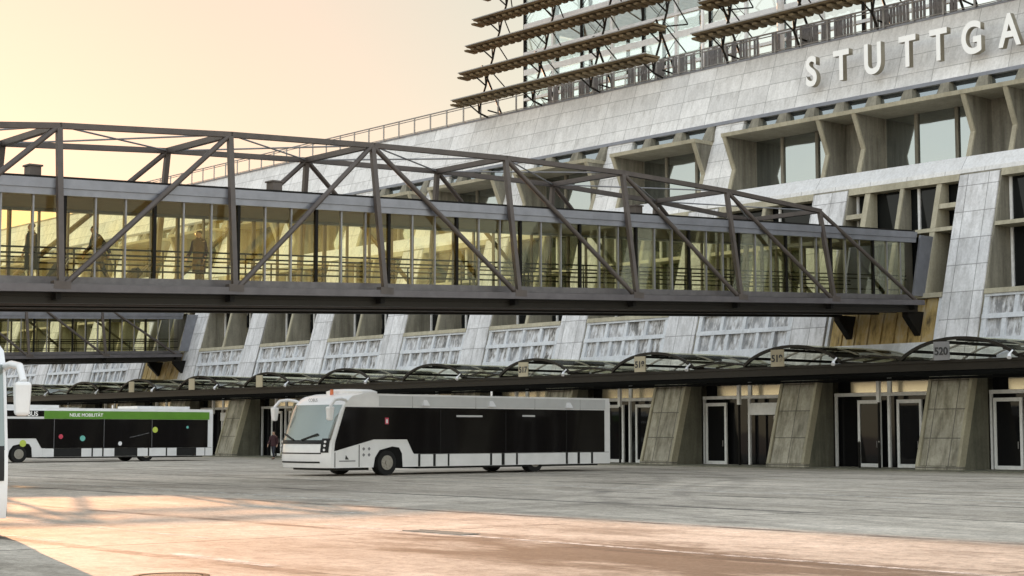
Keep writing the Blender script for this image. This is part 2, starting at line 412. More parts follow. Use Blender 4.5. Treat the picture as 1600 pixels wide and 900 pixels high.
    m = MB(); m.prism([(65.75,17.21),(65.80,17.21),(66.07,18.2),(66.02,18.2)], y0, y1); tp(m, 'clerestory_window', 'upglass')
    if k >= 2:
        m = MB(); c0, c1 = VR(k)+.11, VR(k)+2.09
        m.prism([(hi(14.16),14.16),(67.0,14.16),(67.0,18.1),(hi(18.1),18.1)], c0, c1); tp(m, 'pier', 'attic')
    else:
        m = MB(); m.box(U-.3,VR(k)+.11,14.16,U+.05,VR(k)+2.09,17.0); tp(m, 'recess_wall', 'tan')
    # ground floor doors
    D = 62.25
    m = MB(); m.box(D+.3,a,0.02,D+.36,b,4.5); tp(m, 'lobby_glass', 'doorglass')
    m = MB(); m.box(D,a,3.30,D+.16,b,3.46); m.box(D+.02,a,0,D+.14,a+.10,3.3); m.box(D+.02,b-.1,0,D+.14,b,3.3); m.box(D-.02,mid-.06,0,D+.1,mid+.06,3.3); m.box(D+.04,mid-.10,3.46,D+.12,mid+.1,4.5); tp(m, 'door_frame', 'whitemetal')
    for t0, t1 in ((a+.1,mid-.12),(mid+.12,b-.9)): m = MB(); m.box(D+.1,t0,3.47,D+.13,t1,4.06); tp(m, 'transom', 'transom')
    doors = [(mid+.45,mid+1.75),(mid-1.8,mid-.45)] if k % 2 == 0 else [(b-1.6,b-.2),(a+.5,a+1.5)]
    for j, (d0, d1) in enumerate(doors):
        hh = 3.12 if k % 2 == 0 or j == 0 else 2.45
        dm = MB(); dm.box(D-.02,d0,.06,D+.08,d0+.13,hh); dm.box(D-.02,d1-.13,.06,D+.08,d1,hh); dm.box(D-.02,d0+.131,hh-.16,D+.08,d1-.131,hh); dm.box(D-.02,d0+.131,.06,D+.08,d1-.131,.22)
        dr_ = tp(dm, 'door', 'whitemetal')
        gm = MB(); gm.box(D+.02,d0+.13,.22,D+.05,d1-.13,hh-.16)
        gm.v = [(x-TO[0], y-TO[1], z-TO[2]) for x, y, z in gm.v]; gm.build('pane', M['doorglass'], dr_)
        gm = MB(); gm.tube((D-.06,d0+.2,.95),(D-.06,d0+.2,1.25),.018,8)
        gm.v = [(x-TO[0], y-TO[1], z-TO[2]) for x, y, z in gm.v]; gm.build('handle', M['silver'], dr_)
    if k % 2:
        m = MB(); m.box(D-.25,a+.3,2.5,D-.03,mid-.2,3.08); tp(m, 'door_header', 'whitemetal')
    m = MB(); m.box(61.9,a,0,D+.3,b,.06); tp(m, 'threshold', 'tan')

# long members
m = MB(); m.prism([(63.85,13.5),(66.8,13.5),(66.8,14.15),(hi(14.15)-.08,14.15),(63.92,13.62)], VA, VB); tp(m, 'cornice_band', 'band')
m = MB(); m.prism([(lo(13.3)+.05,13.3),(66.5,13.3),(66.5,13.5),(lo(13.5)+.05,13.5)], VA, VB); tp(m, 'shadow_gap', 'attic')
VS = 127.5
m = MB(); m.prism([(hi(18.2),18.2),(66.95,18.2),(67.55,21.7),(hi(21.7),21.7)], VA, VS); tp(m, 'attic', 'attic')
m = MB(); m.prism([(hi(18.2),18.2),(66.95,18.2),(67.5,21.45),(hi(21.45),21.45)], VS, VB); tp(m, 'attic', 'attic')
m = MB(); m.prism([(hi(18.1)-.07,18.08),(hi(18.1)+.5,18.08),(hi(18.22)+.4,18.26),(hi(18.22)-.09,18.26)], VA-.01, VB+.01); tp(m, 'attic_drip_edge', 'gutter')
m = MB(); m.prism([(hi(21.7)-.06,21.66),(67.7,21.7),(67.7,21.78),(hi(21.7)-.06,21.78)], VA-.02, VS); tp(m, 'roof_coping', 'gutter')
m = MB(); m.prism([(hi(21.45)-.06,21.41),(67.7,21.45),(67.7,21.53),(hi(21.45)-.06,21.53)], VS, VB+.02); tp(m, 'roof_coping', 'gutter')
kb = MB(); kb.box(59.2,VA,.0,62.3,VB,.05); tag(kb.build('kerb', M['columnside']), kind='structure')

# lettering
def text_mesh(s, size, ext, off=0, align='CENTER'):
    cu = bpy.data.curves.new('t', 'FONT'); cu.body = s; cu.size = size; cu.extrude = ext; cu.offset = off; cu.align_x = align
    o = bpy.data.objects.new('t', cu); COL.objects.link(o)
    dg = bpy.context.evaluated_depsgraph_get(); me = bpy.data.meshes.new_from_object(o.evaluated_get(dg))
    bpy.data.objects.remove(o); bpy.data.curves.remove(cu); return me
FACE = Matrix(((0,0,-1,0),(-1,0,0,0),(0,1,0,0),(0,0,0,1)))      # text x -> -Y, y -> Z, normal -> -X
def text_obj(name, s, size, ext, mat, parent, loc, rot=FACE, off=0, align='CENTER', sx=1, side=None):
    me = text_mesh(s, size, ext, off, align); me.name = name
    me.transform(Matrix.Translation(loc) @ rot @ Matrix.Diagonal((sx,1,1,1)))
    me.materials.clear(); me.materials.append(mat)
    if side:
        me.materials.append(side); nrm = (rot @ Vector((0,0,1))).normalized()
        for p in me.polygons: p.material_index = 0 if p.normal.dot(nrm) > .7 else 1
    o = bpy.data.objects.new(name, me); COL.objects.link(o)
    if parent: o.parent = parent
    return o
SG = thing('terminal_sign', 'large white block capital letters spelling STUTTGART on the upper wall', 'sign', (65.6,48,19.1))
vs = [(1271.5,54.0-.62), (1317,51.48), (1362,49.55), (1411,47.5), (1456,45.73), (1505,43.9), (1562,41.9), (0,39.95), (0,38.1)]
for ch, (_, v) in zip('STUTTGART', vs):
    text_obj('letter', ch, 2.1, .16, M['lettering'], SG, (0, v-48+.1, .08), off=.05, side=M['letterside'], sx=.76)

# roof railing
RL = thing('roof_railing', 'thin grey steel railing running along the terminal roof edge', 'railing', (66.9,80,21.7))
m = MB()
for z, r in ((1.1,.045),(.95,.03),(.1,.025)): m.tube((0,VA-80,z),(0,VS-80,z),r,6)
m.build('handrail', M['silver'], RL)
y = VA+.4; i = 0; far = MB()
while y < VS:
    if 36 < y < 150 and i < 98: p = MB(); p.box(-.03,y-80-.05,.02,.03,y-80+.05,1.1); p.build('post', M['silver'], RL); i += 1
    else: far.box(-.025,y-80-.03,.02,.025,y-80+.03,1.1)
    y += 1.76
tag(far.build('distant_post', M['silver'], RL), kind='stuff')
# grey slatted screens on the roof behind the railing
SLA = [(76.0,70.2),(69.2,63.5),(62.6,58.8),(57.9,52.5),(51.4,46.2)]
SL_L = ['grey slatted roof screen below the middle of the brown louvre rack', 'grey slatted roof screen between the two brown louvre racks', 'grey slatted roof screen beside the white roof post', 'grey slatted roof screen above the letters S and T', 'grey slatted roof screen above the letters T and G']
for (v1, v0), lb in zip(SLA, SL_L):
    s = thing('roof_screen', lb, 'screen', (67.55,(v0+v1)/2,21.7), 0, 'slatted screens along the roof edge')
    h = (v1-v0)/2; m = MB(); y = -h
    while y < h:
        if random.random() > .16: m.box(0,y,.12,.03,y+random.uniform(.14,.19),random.choice((1.25,1.3,1.2)))
        y += .2
    m.build('slats', M['screen'], s)
    m = MB(); m.box(.035,-h,1.22,.10,h,1.32); m.box(.035,-h,.1,.10,h,.14); m.box(.035,-h,0,.09,-h+.06,1); m.box(.035,h-.06,0,.09,h,1); m.build('frame', M['whitemetal'], s)

# rooftop pavilion
PV0, PV1, PU, PH = 26.0, 80.0, 69.2, 37.0
PO = (74,60,21.7)
P_ = thing('rooftop_pavilion', 'tall glass pavilion with dark posts standing on the terminal roof', 'pavilion', PO)
def pp(m, name, mat): return m.build(name, M[mat], P_, PO)
m = MB(); m.box(77,PV0+1,21.7,82,44,PH-.5); pp(m, 'core', 'screen')
for h in (27.6,33.6,36.7):
    m = MB(); m.box(PU+.15,PV0,h,74 if h < 36 else 86,PV1-.2,h+.28); pp(m, 'floor_slab', 'tan')
y = PV1; i = 0
while y > PV0:
    m = MB(); m.box(PU-.08,y-.09,21.7,PU+.1,y+.09,PH); pp(m, 'post', 'soot' if i % 2 == 0 else 'whitemetal')
    y1 = max(y-2.7, PV0)
    m = MB(); m.box(PU,y1+.1,21.75,PU+.03,y-.1,PH); pp(m, 'glass_pane', 'paviglass')
    y -= 2.7; i += 1
for xx in (72.0,75.0,78.5,82,85.8):
    m = MB(); m.box(xx-.09,PV1-.1,21.7,xx+.09,PV1+.1,PH); pp(m, 'post', 'soot')
m = MB(); m.box(PU+.2,PV1-.02,21.75,86,PV1+.01,PH); pp(m, 'glass_pane', 'paviglass')
m = MB()
for h in (22.9,25.9,28.9,31.9,34.9): m.box(PU-.14,PV0,h,PU+.07,PV1,h+.17)
pp(m, 'transom_rail', 'whitemetal')
m = MB(); 
for h in (24.6,27.6,30.6): m.box(PU-.12,PV0,h-.05,PU-.09,PV1,h+.32)
pp(m, 'spandrel_strip', 'whitemetal')
y = PV1
while y > 60:
    for h in (21.8,24.9,27.9):
        for p0, p1 in (((PU-.11,y,h),(PU-.11,y-2.7,h+2.6)),((PU-.12,y-2.7,h),(PU-.12,y,h+2.6))): m = MB(); m.tube(p0, p1, .02, 5); pp(m, 'brace_rod', 'soot')
    y -= 5.4
# white roof posts
for v, lb in ((57.6,'short thick white roof post under the end of the long louvre rack'),(63.3,'tall slim white roof post at the inner end of the tall louvre rack')):
    p = thing('roof_post', lb, 'post', (68.0,v,21.7), 0)
    m = MB(); m.tube((0,0,0),(0,0,7.5 if v > 60 else 4.6),.10 if v > 60 else .2,14); m.build('shaft', M['whitemetal'], p, smooth=True)
    m = MB(); m.tube((0,0,0),(0,0,.08),.3,14); m.build('base_plate', M['mullion'], p)

# sunshade racks
def rack(name_lb, v0, v1, rows, first):
    o = thing('sunshade_rack', name_lb, 'sunshade', (66.9,(v0+v1)/2,21.75), 0, 'brown louvre racks on the roof')
    h = (v1-v0)/2
    for i in range(rows):
        u, z = -2.2+.57*i+first[0], .94+1.84*i+first[1]
        m = MB(); m.prism([(u,z),(u+.12,z-.10),(u+1.15,z-.16),(u+1.2,z-.02)], -h, h)
        y = -h+.02
        while y < h: m.prism([(u+.14,z-.20),(u+.2,z-.30),(u+1.0,z-.34),(u+1.1,z-.17)], y, y+.32); y += .62
        lv = m.build('louvre', M['louvre'], o)
        m = MB(); m.box(u-.02,-h-.03,z-.03,u+.03,h+.03,z+.03); m.build('edge_strip', M['silver'], lv)
    n = max(2, int(2*h/4.6)+1)
    for j in range(n):
        y = h-.9-(2*h-1.8)*j/(n-1)
        m = MB(); top = 1.84*rows+.3
        a = (.1,y,0); prev = a
        for i in range(rows):
            u, z = -2.2+.57*i+first[0], .94+1.84*i+first[1]
            q = (u+1.55,y,z-.75); m.tube(prev,q,.065,8); m.tube(q,(u+.75,y,z-.3),.05,6); m.tube(q,(u+1.5,y,z-.12),.05,6)
            prev = (u+1.75,y,z+.1); m.tube(q,prev,.065,8)
        m.tube(prev,(prev[0]+.2,y,prev[2]+1.0),.065,8)
        m.build('strut', M['bronze'], o)
        rods = [((-.4,y,3.3),(1.4,y,.05),.07),((.1,y,.45),(2.3,y,.25),.05)]
        for i in range(1,rows): rods += [((-.55+.57*i,y,1.1+1.84*i),(2.2,y,1.6+1.84*i),.045),((2.2,y,1.84*i-.2),(-.35+.57*i,y,1.3+1.84*i),.04)]
        for p0, p1, r in rods: m = MB(); m.tube(p0, p1, r, 7); m.build('brace', M['bronze'], o)
    return o
rack('tall brown louvre rack with the most tiers, at the free end of the pavilion', 64.6, 82.0, 6, (0,0))
rack('long low brown louvre rack on the roof above the white lettering', 34.5, 61.4, 3, (.3,.55))

# ------------------------------------------------------------------ canopies
FRONT = 55.5
def canopy():
    o = thing('entrance_canopy', '', 'canopy', (FRONT,38.3,0), 0, 'arched glass canopies along the terminal front')
    D = 5.75; hw = 2.68; base = 4.55; rise = .78; n = 14
    arc = [(hw*math.sin(a)/math.sin(1.0), base+rise*(math.cos(a)-math.cos(1.0))/(1-math.cos(1.0))) for a in [(-1+2*i/n) for i in range(n+1)]]
    m = MB()
    for (y0,z0),(y1,z1) in zip(arc, arc[1:]): m.bar((.0,y0,z0),(0,y1,z1),.12,.13,(1,0,0))
    m.build('front_arch', M['bronze'], o)
    for x in (2.0,4.0,5.7):
        m = MB()
        for (y0,z0),(y1,z1) in zip(arc, arc[1:]): m.bar((x,y0,z0),(x,y1,z1),.06,.09,(1,0,0))
        m.build('roof_rib', M['silver'], o)
    for i in (2,5,7,9,12): m = MB(); m.bar((0,arc[i][0],arc[i][1]-.05),(D,arc[i][0],arc[i][1]-.05),.10,.12); m.build('purlin', M['soot'], o)
    m = MB()
    for (y0,z0),(y1,z1) in zip(arc, arc[1:]): m.add([(0.05,y0,z0+.06),(D,y0,z0+.06),(D,y1,z1+.06),(0.05,y1,z1+.06)], [(0,1,2,3)])
    m.build('vault_glass', M['canopyglass'], o)
    for s in (-1,1): m = MB(); m.add([(.1,s*hw,4.62),(D,s*hw,4.62),(D,s*4.2,4.80),(.1,s*4.2,4.80)], [(0,1,2,3)]); m.build('valley_glass', M['canopyglass'], o)
    for s in (-1,1):
        m = MB()
        for x in (.1,1.5,3.0,4.4,5.7): m.bar((x,s*hw,4.60),(x,s*4.19,4.78),.06,.08)
        m.bar((0.05,s*2.72,4.5),(D,s*2.72,4.5),.14,.16)
        m.build('valley_rib', M['bronze'], o)
    m = MB(); m.box(-.03,-4.2,4.38,.12,4.2,4.48); m.box(.04,-4.2,4.08,.10,4.2,4.38); m.build('fascia', M['bronze'], o)
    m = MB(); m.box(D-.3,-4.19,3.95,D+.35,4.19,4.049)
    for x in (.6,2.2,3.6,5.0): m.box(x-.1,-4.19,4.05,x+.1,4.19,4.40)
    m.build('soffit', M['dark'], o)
    m = MB(); m.box(D+.2,-.08,3.0,D+.36,.08,4.04); m.build('hanger', M['whitemetal'], o)
    m = MB(); m.tube((D+.28,0,0),(D+.28,0,3.0),.06,10); m.build('post', M['soot'], o)
    m = MB(); m.tube((-.2,-2.45,4.60),(-.3,-2.5,4.46),.06,10,.09); m.tube((-.05,-2.5,4.75),(-.2,-2.45,4.6),.035,6); m.build('floodlight', M['lamp'], o, smooth=True)
    return o
base = canopy()
nums = {-1:'520', 0:'519', 1:'518', 2:'517'}
def gate_plate(o, k):
    m = MB(); m.box(-.20,.25,4.47,-.15,.97,5.2); p = m.build('gate_plate', M['plate'], o)
    if k == -1: p.data.materials[0] = M['mullion']
    if k in nums: text_obj('numeral', nums[k], .42, .006, M['ink'], p, (-.212,.61,4.68), off=.012)
OX = {k: None for k in range(K0, K1)}
where = {-1:'arched glass canopy with grey gate plate 520', 0:'arched glass canopy with pale gate plate 519 beside the bridge brackets', 1:'arched glass canopy with gate plate 518 near the rear of the white bus',
 2:'arched glass canopy above the rear half of the white bus', 3:'arched glass canopy above the middle of the white bus', 4:'arched glass canopy directly behind the roof beacon of the white bus', 5:'arched glass canopy above the person at the doors',
 6:'arched glass canopy just past the rear end of the green-banded bus', 7:'arched glass canopy over the rear part of the green-banded bus', 8:'arched glass canopy over the middle of the green-banded bus', 9:'arched glass canopy over the front of the green-banded bus'}
for k in range(-2, 12):
    o = base if k == -2 else copy_tree(base)
    o.location = (FRONT, 38.3+B*(k+1), 0)
    o['label'] = where.get(k, ('arched glass canopy half hidden by the hanging bus mirror' if k == 10 else 'farthest arched glass canopy, hidden behind the near bus corner') if k > 9 else 'arched glass canopy past gate plate 520, without a plate')
for k, o in zip(range(-2, 12), [x for x in COL.objects if x.name.startswith('entrance_canopy')]):
    if k in (-1,0,1,2,5,6,7): gate_plate(o, k)

# ------------------------------------------------------------------ passenger bridges
S = .0409
BO = (32, 46.6, 0)
def zc(u): return 5.62 + S*(u-19)
def bridge():
    o = thing('passenger_bridge', 'large glazed passenger bridge with arched steel truss, people walking inside it', 'bridge', BO, 0, 'truss bridges to the terminal')
    def bp(m, name, mat, smooth=False): return m.build(name, M[mat], o, BO, smooth)
    d = {0:4.97, 1:4.93, 2:4.76, 3:4.38, 4:3.84}
    un = lambda k: 32+(5.78 if k > 0 else 5.66)*k
    Y = {0:(44.0,44.62), 1:(49.2,48.55)}
    def bot(k, s): return Vector((un(k), Y[s][0], zc(un(k))))
    def top(k, s): return Vector((un(k)-(.12 if k >= 0 else -.12), Y[s][1], zc(un(k))+d[abs(k)]))
    for s in (0,1):
        m = MB(); m.bar(bot(-5,s)-Vector((.3,0,.0)), bot(5,s)+Vector((.35,0,.01)), .22, .22); bp(m, 'bottom_chord', 'chord')
        m = MB()
        for k in range(-4,4): m.bar(top(k,s), top(k+1,s)+(top(k+1,s)-top(k,s)).normalized()*.06, .17, .17)
        bp(m, 'top_chord', 'truss')
        for k in range(-4,5): m = MB(); m.bar(bot(k,s), top(k,s), .155, .165, (1,0,0)); bp(m, 'post', 'truss')
        for k in range(-5,5):
            a, b = (bot(k,s), top(k+1,s)) if k < 0 else (top(k,s), bot(k+1,s))
            m = MB(); m.tube(a, b, .086, 12); bp(m, 'diagonal', 'truss', True)
        for k in range(-4,5): q = bot(k,s); m = MB(); m.box(q.x-.26,q.y-.12,q.z-.02,q.x+.26,q.y+.12,q.z+.2); bp(m, 'gusset_plate', 'truss')
    for k in range(-4,5):
        m = MB(); m.bar(top(k,0), top(k,1), .17, .18); bp(m, 'cross_beam', 'truss')
    m = MB()
    for k in range(-4,4): m.tube(top(k,0), top(k+1,1), .028, 6); m.tube(top(k,1), top(k+1,0), .028, 6)
    bp(m, 'wind_brace', 'mullion')
    # cabin
    ua, ub = 3.2, 61.45
    def slab(m, u0, u1, y0, y1, z0, z1, e0=0, e1=0):
        m.hexa([(u0,y0,zc(u0)+z0),(u1+e0,y0,zc(u1)+z0),(u1+e0,y1,zc(u1)+z0),(u0,y1,zc(u0)+z0),(u0,y0,zc(u0)+z1),(u1+e1,y0,zc(u1)+z1),(u1+e1,y1,zc(u1)+z1),(u0,y1,zc(u0)+z1)])
    y0, y1 = 44.66, 48.46
    m = MB(); slab(m, ua, ub, y0+.02, y1-.02, .10, .34); bp(m, 'floor', 'mullion')
    for y in (y0-.08, y1-.02):
        m = MB(); slab(m, ua, ub, y, y+.10, .17, .38); bp(m, 'sill_beam', 'sill')
        m = MB(); slab(m, ua, ub+.1, y-.06, y+.16, 2.72, 2.92, 0, .05); slab(m, ua, ub+.1, y-.10, y+.16, 2.923, 3.20, 0, .1); bp(m, 'gutter', 'gutter')
    m = MB(); slab(m, ua, ub, y0+.1, y1-.1, 2.80, 2.9); bp(m, 'ceiling', 'ceiling')
    m = MB(); slab(m, ua, ub+.1, y0-.12, y1+.12, 3.205, 3.27); bp(m, 'roof', 'soot')
    for si, y in enumerate((y0, y1)):
        for k in range(-5,5):
            m = MB(); slab(m, un(k), min(un(k+1),ub), y-.008, y+.008, .38, 2.72); bp(m, 'glazing', 'bridgeglass')
        i = 0; u = un(-5); hid = MB()
        while u < ub:
            w = .10 if i % 3 == 0 else .05
            m = MB() if u > 17.5 else hid; m.box(u-w/2,y-.06,zc(u)+.38,u+w/2,y+.06,zc(u)+2.72)
            if u > 17.5: bp(m, 'mullion', ('soot' if i % 3 == 0 else 'mullion') if si == 0 else 'truss')
            u += 5.78/6; i += 1
        tag(bp(hid, 'outer_mullion', 'mullion'), kind='stuff')
        m = MB(); yy = y+(.35 if si == 0 else -.35)
        for z in (1.25,1.08,.62): m.tube((ua,yy,zc(ua)+z),(ub,yy,zc(ub)+z),.028,6)
        u = ua+1
        while u < ub: m.box(u-.02,yy-.02,zc(u)+.35,u+.02,yy+.02,zc(u)+1.25); u += 2.89
        bp(m, 'handrail', 'soot')
    # dark service structure below the floor
    m = MB(); slab(m, ua+.3, ub, 44.4, 48.8, -.20, .09)
    for y in (44.5,46.6,48.7): slab(m, ua+.3, ub, y-.09, y+.09, -.40, -.205)
    bp(m, 'underframe', 'bronze')
    m = MB()
    for y, z in ((44.85,-.30),(45.2,-.36),(47.6,-.32)): m = MB(); m.tube((ua+.5,y,zc(ua)+z),(ub-.5,y,zc(ub)+z),.06,8); bp(m, 'service_pipe', 'truss')
    for k in range(-5,6): m = MB(); m.bar(bot(k,0)-Vector((0,-.13,.16)), bot(k,1)-Vector((0,.13,.16)), .16, .3); bp(m, 'floor_beam', 'soot')
    # roof units
    for u in (20.25,28.4,44.6):
        m = MB(); m.box(u-.17,44.9,zc(u)+3.25,u+.17,45.3,zc(u)+3.58); m.box(u-.21,44.86,zc(u)+3.581,u+.21,45.34,zc(u)+3.63); bp(m, 'roof_unit', 'truss')
    # terminal end wall and brackets
    for y in (44.56,48.44): m = MB(); m.prism([(61.35,7.7),(63.6,7.7),(64.0,10.45),(62.0,10.45)], y, y+.1); bp(m, 'end_wall', 'gutter')
    for y in (44.7,48.5):
        m = MB(); m.prism([(60.9,7.0),(62.35,7.0),(62.0,5.9),(61.8,5.9),(60.9,6.75)], y-.16, y+.16); bp(m, 'bracket', 'soot')
    # pier at the outer end
    for y in (44.4,48.8):
        m = MB(); m.box(3.2,y-.25,0,3.8,y+.25,4.6); bp(m, 'pier', 'tan')
    return o
b1 = bridge()
b2 = copy_tree(b1); b2.location = (BO[0], BO[1]+65.7, 0)
b2['label'] = 'distant glazed truss bridge seen beneath the large one, above the green-banded bus'

# ------------------------------------------------------------------ buses
L, W, Hh = 15.0, 3.0, 3.08
BS = 1.035
def front_x(z):
    pts = [(.30,-.08),(.55,.0),(.95,.0),(1.22,-.04),(2.35,-.46),(2.62,-.62),(2.9,-1.1),(3.0,-1.6)]
    if z <= pts[0][0]: return pts[0][1]
    for (z0,x0),(z1,x1) in zip(pts, pts[1:]):
        if z <= z1: return x0+(x1-x0)*(z-z0)/(z1-z0)
    return pts[-1][1]
def plan(y, z): t = abs(y)/(W/2); return -.42*t**3.2 if z < 2.7 else -.30*t**3
def bus(label, band, near, wheel_style=0):
    o = thing('airport_bus', label, 'bus', group='airport apron buses')
    ny = 14; ys = [-W/2+W*i/ny for i in range(ny+1)]
    zs = [.30,.55,.75,.95,1.22,1.6,2.0,2.35,2.62,2.8,2.9,3.0]
    m = MB(); grid = [[(front_x(z)+plan(y,z), y*(1 if z < 2.85 else .97), z) for y in ys] for z in zs]
    vs = [p for row in grid for p in row]; n = ny+1
    fs = [(r*n+i, r*n+i+1, (r+1)*n+i+1, (r+1)*n+i) for r in range(len(zs)-1) for i in range(ny)]
    k0 = len(vs)
    rear = []
    for z in zs:
        yy = W/2*(1 if z < 2.85 else .97); rear += [(-L,-yy,z),(-L,yy,z)]
    vs += rear
    for r in range(len(zs)-1):
        fs += [(r*n, (r+1)*n, k0+2*(r+1), k0+2*r), (r*n+ny, k0+2*r+1, k0+2*r+3, (r+1)*n+ny), (k0+2*r, k0+2*r+2, k0+2*r+3, k0+2*r+1)]
    tr = len(zs)-1
    fs += [tuple([tr*n+i for i in range(n)] + [k0+2*tr+1, k0+2*tr]), tuple([i for i in range(n)] + [k0+1, k0])]
    m.add(vs, fs); m.build('body', M['buswhite'], o, smooth=True)
    # windshield, cowl and front details follow the front surface
    def fpatch(z0, z1, y0, y1, off, nz=8, nyy=14):
        q = MB(); g = []
        for r in range(nz+1):
            z = z0+(z1-z0)*r/nz
            for i in range(nyy+1):
                y = y0+(y1-y0)*i/nyy; g.append((front_x(z)+plan(y,z)+off, y, z))
        q.add(g, [(r*(nyy+1)+i, r*(nyy+1)+i+1, (r+1)*(nyy+1)+i+1, (r+1)*(nyy+1)+i) for r in range(nz) for i in range(nyy)]); return q
    fpatch(1.30,2.58,-1.45,1.45,.018).build('windshield', M['windshield'], o, smooth=True)
    fpatch(1.16,1.30,-1.40,1.40,.022,2).build('cowl', M['busdark'], o, smooth=True)
    fpatch(.80,.845,-1.2,1.2,.012,1).build('grille_slot', M['busdark'], o)
    fpatch(.47,.53,-1.15,1.15,.014,1).build('bumper_slot', M['busdark'], o)
    for s in (-1,1):
        q = fpatch(.85,1.36,s*1.18,s*1.44,.022,5,4); hl = q.build('headlight', M['busdark'], o, smooth=True)
        q = MB()
        for z in (.95,1.1,1.24): x = front_x(z)+plan(1.3,z)+.02; q.tube((x-.02,s*1.3,z),(x+.012,s*1.31,z),.045,12)
        q.build('reflector', M['lamp'], hl)
        q = MB(); x0 = front_x(1.36)+.05
        for y0, y1 in (((s*.25,s*1.0),) ): q.bar((x0+.02+plan(y0,1.36),y0,1.30),(x0-.03+plan(y1,1.5),y1,1.52),.06,.05)
        q.build('wiper', M['busdark'], o)
        # mirror: arm from the roof corner, hanging housing
        q = MB(); q.path([(-1.15,s*1.40,2.66),(-1.05,s*1.52,2.74),(-.75,s*1.60,2.78),(-.42,s*1.68,2.74),(-.20,s*1.71,2.50)],.055,10); mm = q.build('mirror_arm', M['buswhite'], o, smooth=True)
        q = MB(); q.hexa([(-.28,s*1.59,2.0),(-.12,s*1.59,2.0),(-.12,s*1.80,2.0),(-.28,s*1.80,2.0),(-.34,s*1.57,2.5),(-.08,s*1.57,2.5),(-.08,s*1.82,2.5),(-.34,s*1.82,2.5)])
        q.build('mirror', M['buswhite'], mm, bevel=.05)
    text_obj('lettering', 'COBUS', .17, .003, M['mullion'], o, (front_x(2.70)+.05,0,2.70), rot=Matrix(((0,0,1,0),(1,0,0,0),(0,1,0,0),(0,0,0,1))) )
    for s in (-1,1):
        Ys = s*(W/2+.006); 
        def side(poly, name, mat, par=o, t=.012):
            q = MB(); y = sorted((Ys, Ys+s*t)); q.prism(poly, y[0], y[1]); return q.build(name, mat if not isinstance(mat, str) else M[mat], par)
        F = -2.98
        # glass side with wheel-arch step
        WT = 2.39 if band == 'green' else 2.50
        side([(-14.65,.78),(-14.65,WT),(-1.04+.3*(2.5-WT),WT),(-.60,1.25),(-.55,.90),(-2.1,1.26),(-2.35,1.32),(-3.95,1.32),(-4.25,.82),(-4.3,.78)], 'side_window', 'busglass')
        if band == 'green':
            side([(-14.75,2.40),(-14.75,2.84),(-4.4,2.84),(-4.4,2.40)], 'green_stripe', 'green')
            side([(-4.39,2.52),(-4.39,2.84),(-1.75,2.84),(-1.5,2.52)], 'name_panel', 'busglass')
        else:
            side([(-14.7,2.54),(-14.7,2.93),(-2.6,2.93),(-2.6,2.54)], 'roof_band', 'busgrey')
            for x in (-4.8,-8.2,-12.5):
                q = MB(); q.hexa([(x-.16,Ys,2.58),(x+.16,Ys,2.58),(x+.16,Ys+s*.15,2.58),(x-.16,Ys+s*.15,2.58),(x-.08,Ys,2.80),(x+.08,Ys,2.80),(x+.08,Ys+s*.05,2.80),(x-.08,Ys+s*.05,2.80)]); q.build('marker_lamp', M['lamp'], o)
        if band != 'green':
            for x0, x1, z in ((-6.4,-7.75,2.17),(-9.9,-10.6,2.2)): q = MB(); q.box(x1,*(sorted((Ys+s*.0125,Ys+s*.016))[:1]),z,x0,sorted((Ys+s*.0125,Ys+s*.016))[1],z+.07); q.build('pale_strip', M['busgrey'], o)  # two thin pale strips set on the dark side glass
            for x in (-4.2,-7.4,-10.6,-13.2): side([(x-.008,2.505),(x-.008,2.925),(x+.008,2.925),(x+.008,2.505)], 'panel_joint', 'mullion', t=.014)
        # wheel arch and wheels
        side([(F+.62,.30),(F+.55,.66),(F+.34,.93),(F-.25,1.06),(F-.58,1.02),(F-.72,.80),(F-.76,.30)], 'wheel_arch', 'dark', t=.010)
        for x in (F, F-7.75):
            q = MB(); yo = s*(W/2-(.02 if x == F else .16)); q.tube((x,yo-s*.32,.47),(x,yo+s*.035,.47),.47,28); q.tube((x,yo+s*.035,.47),(x,yo+s*.045,.47),.44,28)
            wh = q.build('wheel', M['rubber'], o, smooth=True)
            q = MB(); q.tube((x,yo+s*.046,.47),(x,yo+s*.06,.47),.27,22); q.tube((x,yo+s*.061,.47),(x,yo+s*.10,.47),.10,12)
            for a in range(8): q.tube((x+.2*math.cos(a*.785),yo+s*.06,.47+.19*math.sin(a*.785)),(x+.2*math.cos(a*.785),yo+s*.085,.47+.19*math.sin(a*.785)),.03,8)
            q.build('rim', M['rim'], wh)
        # skirt panels
        gaps = [(-4.60,-5.22),(-5.36,-5.95),(-6.05,-8.14),(-8.27,-8.76),(-8.94,-9.54),(-9.66,-12.34),(-12.48,-13.02),(-13.18,-13.82),(-13.96,-14.9)]
        side([(-14.92,.31),(-14.92,.775),(-4.50,.775),(-4.50,.31)], 'skirt_backing', 'busdark', t=.004)
        if band == 'green': gaps = [(-4.35,-5.0),(-6.65,-7.25),(-7.35,-7.9),(-8.0,-8.65),(-10.1,-10.75),(-10.85,-11.9),(-12.0,-12.6),(-13.9,-14.45),(-14.5,-14.92)]
        for a, b in gaps: side([(b,.30),(b,.76),(a,.76),(a,.30)], 'skirt_panel', 'buswhite', t=.022)
        side([(-.60,.32),(-.60,.86),(-.575,.86),(-.575,.32)], 'door_seam', 'busdark'); side([(-1.70,.32),(-1.70,1.13),(-1.675,1.13),(-1.675,.32)], 'door_seam', 'busdark')
        rt = Matrix(((s*-1,0,0,0),(0,0,s,0),(0,1,0,0),(0,0,0,1)))
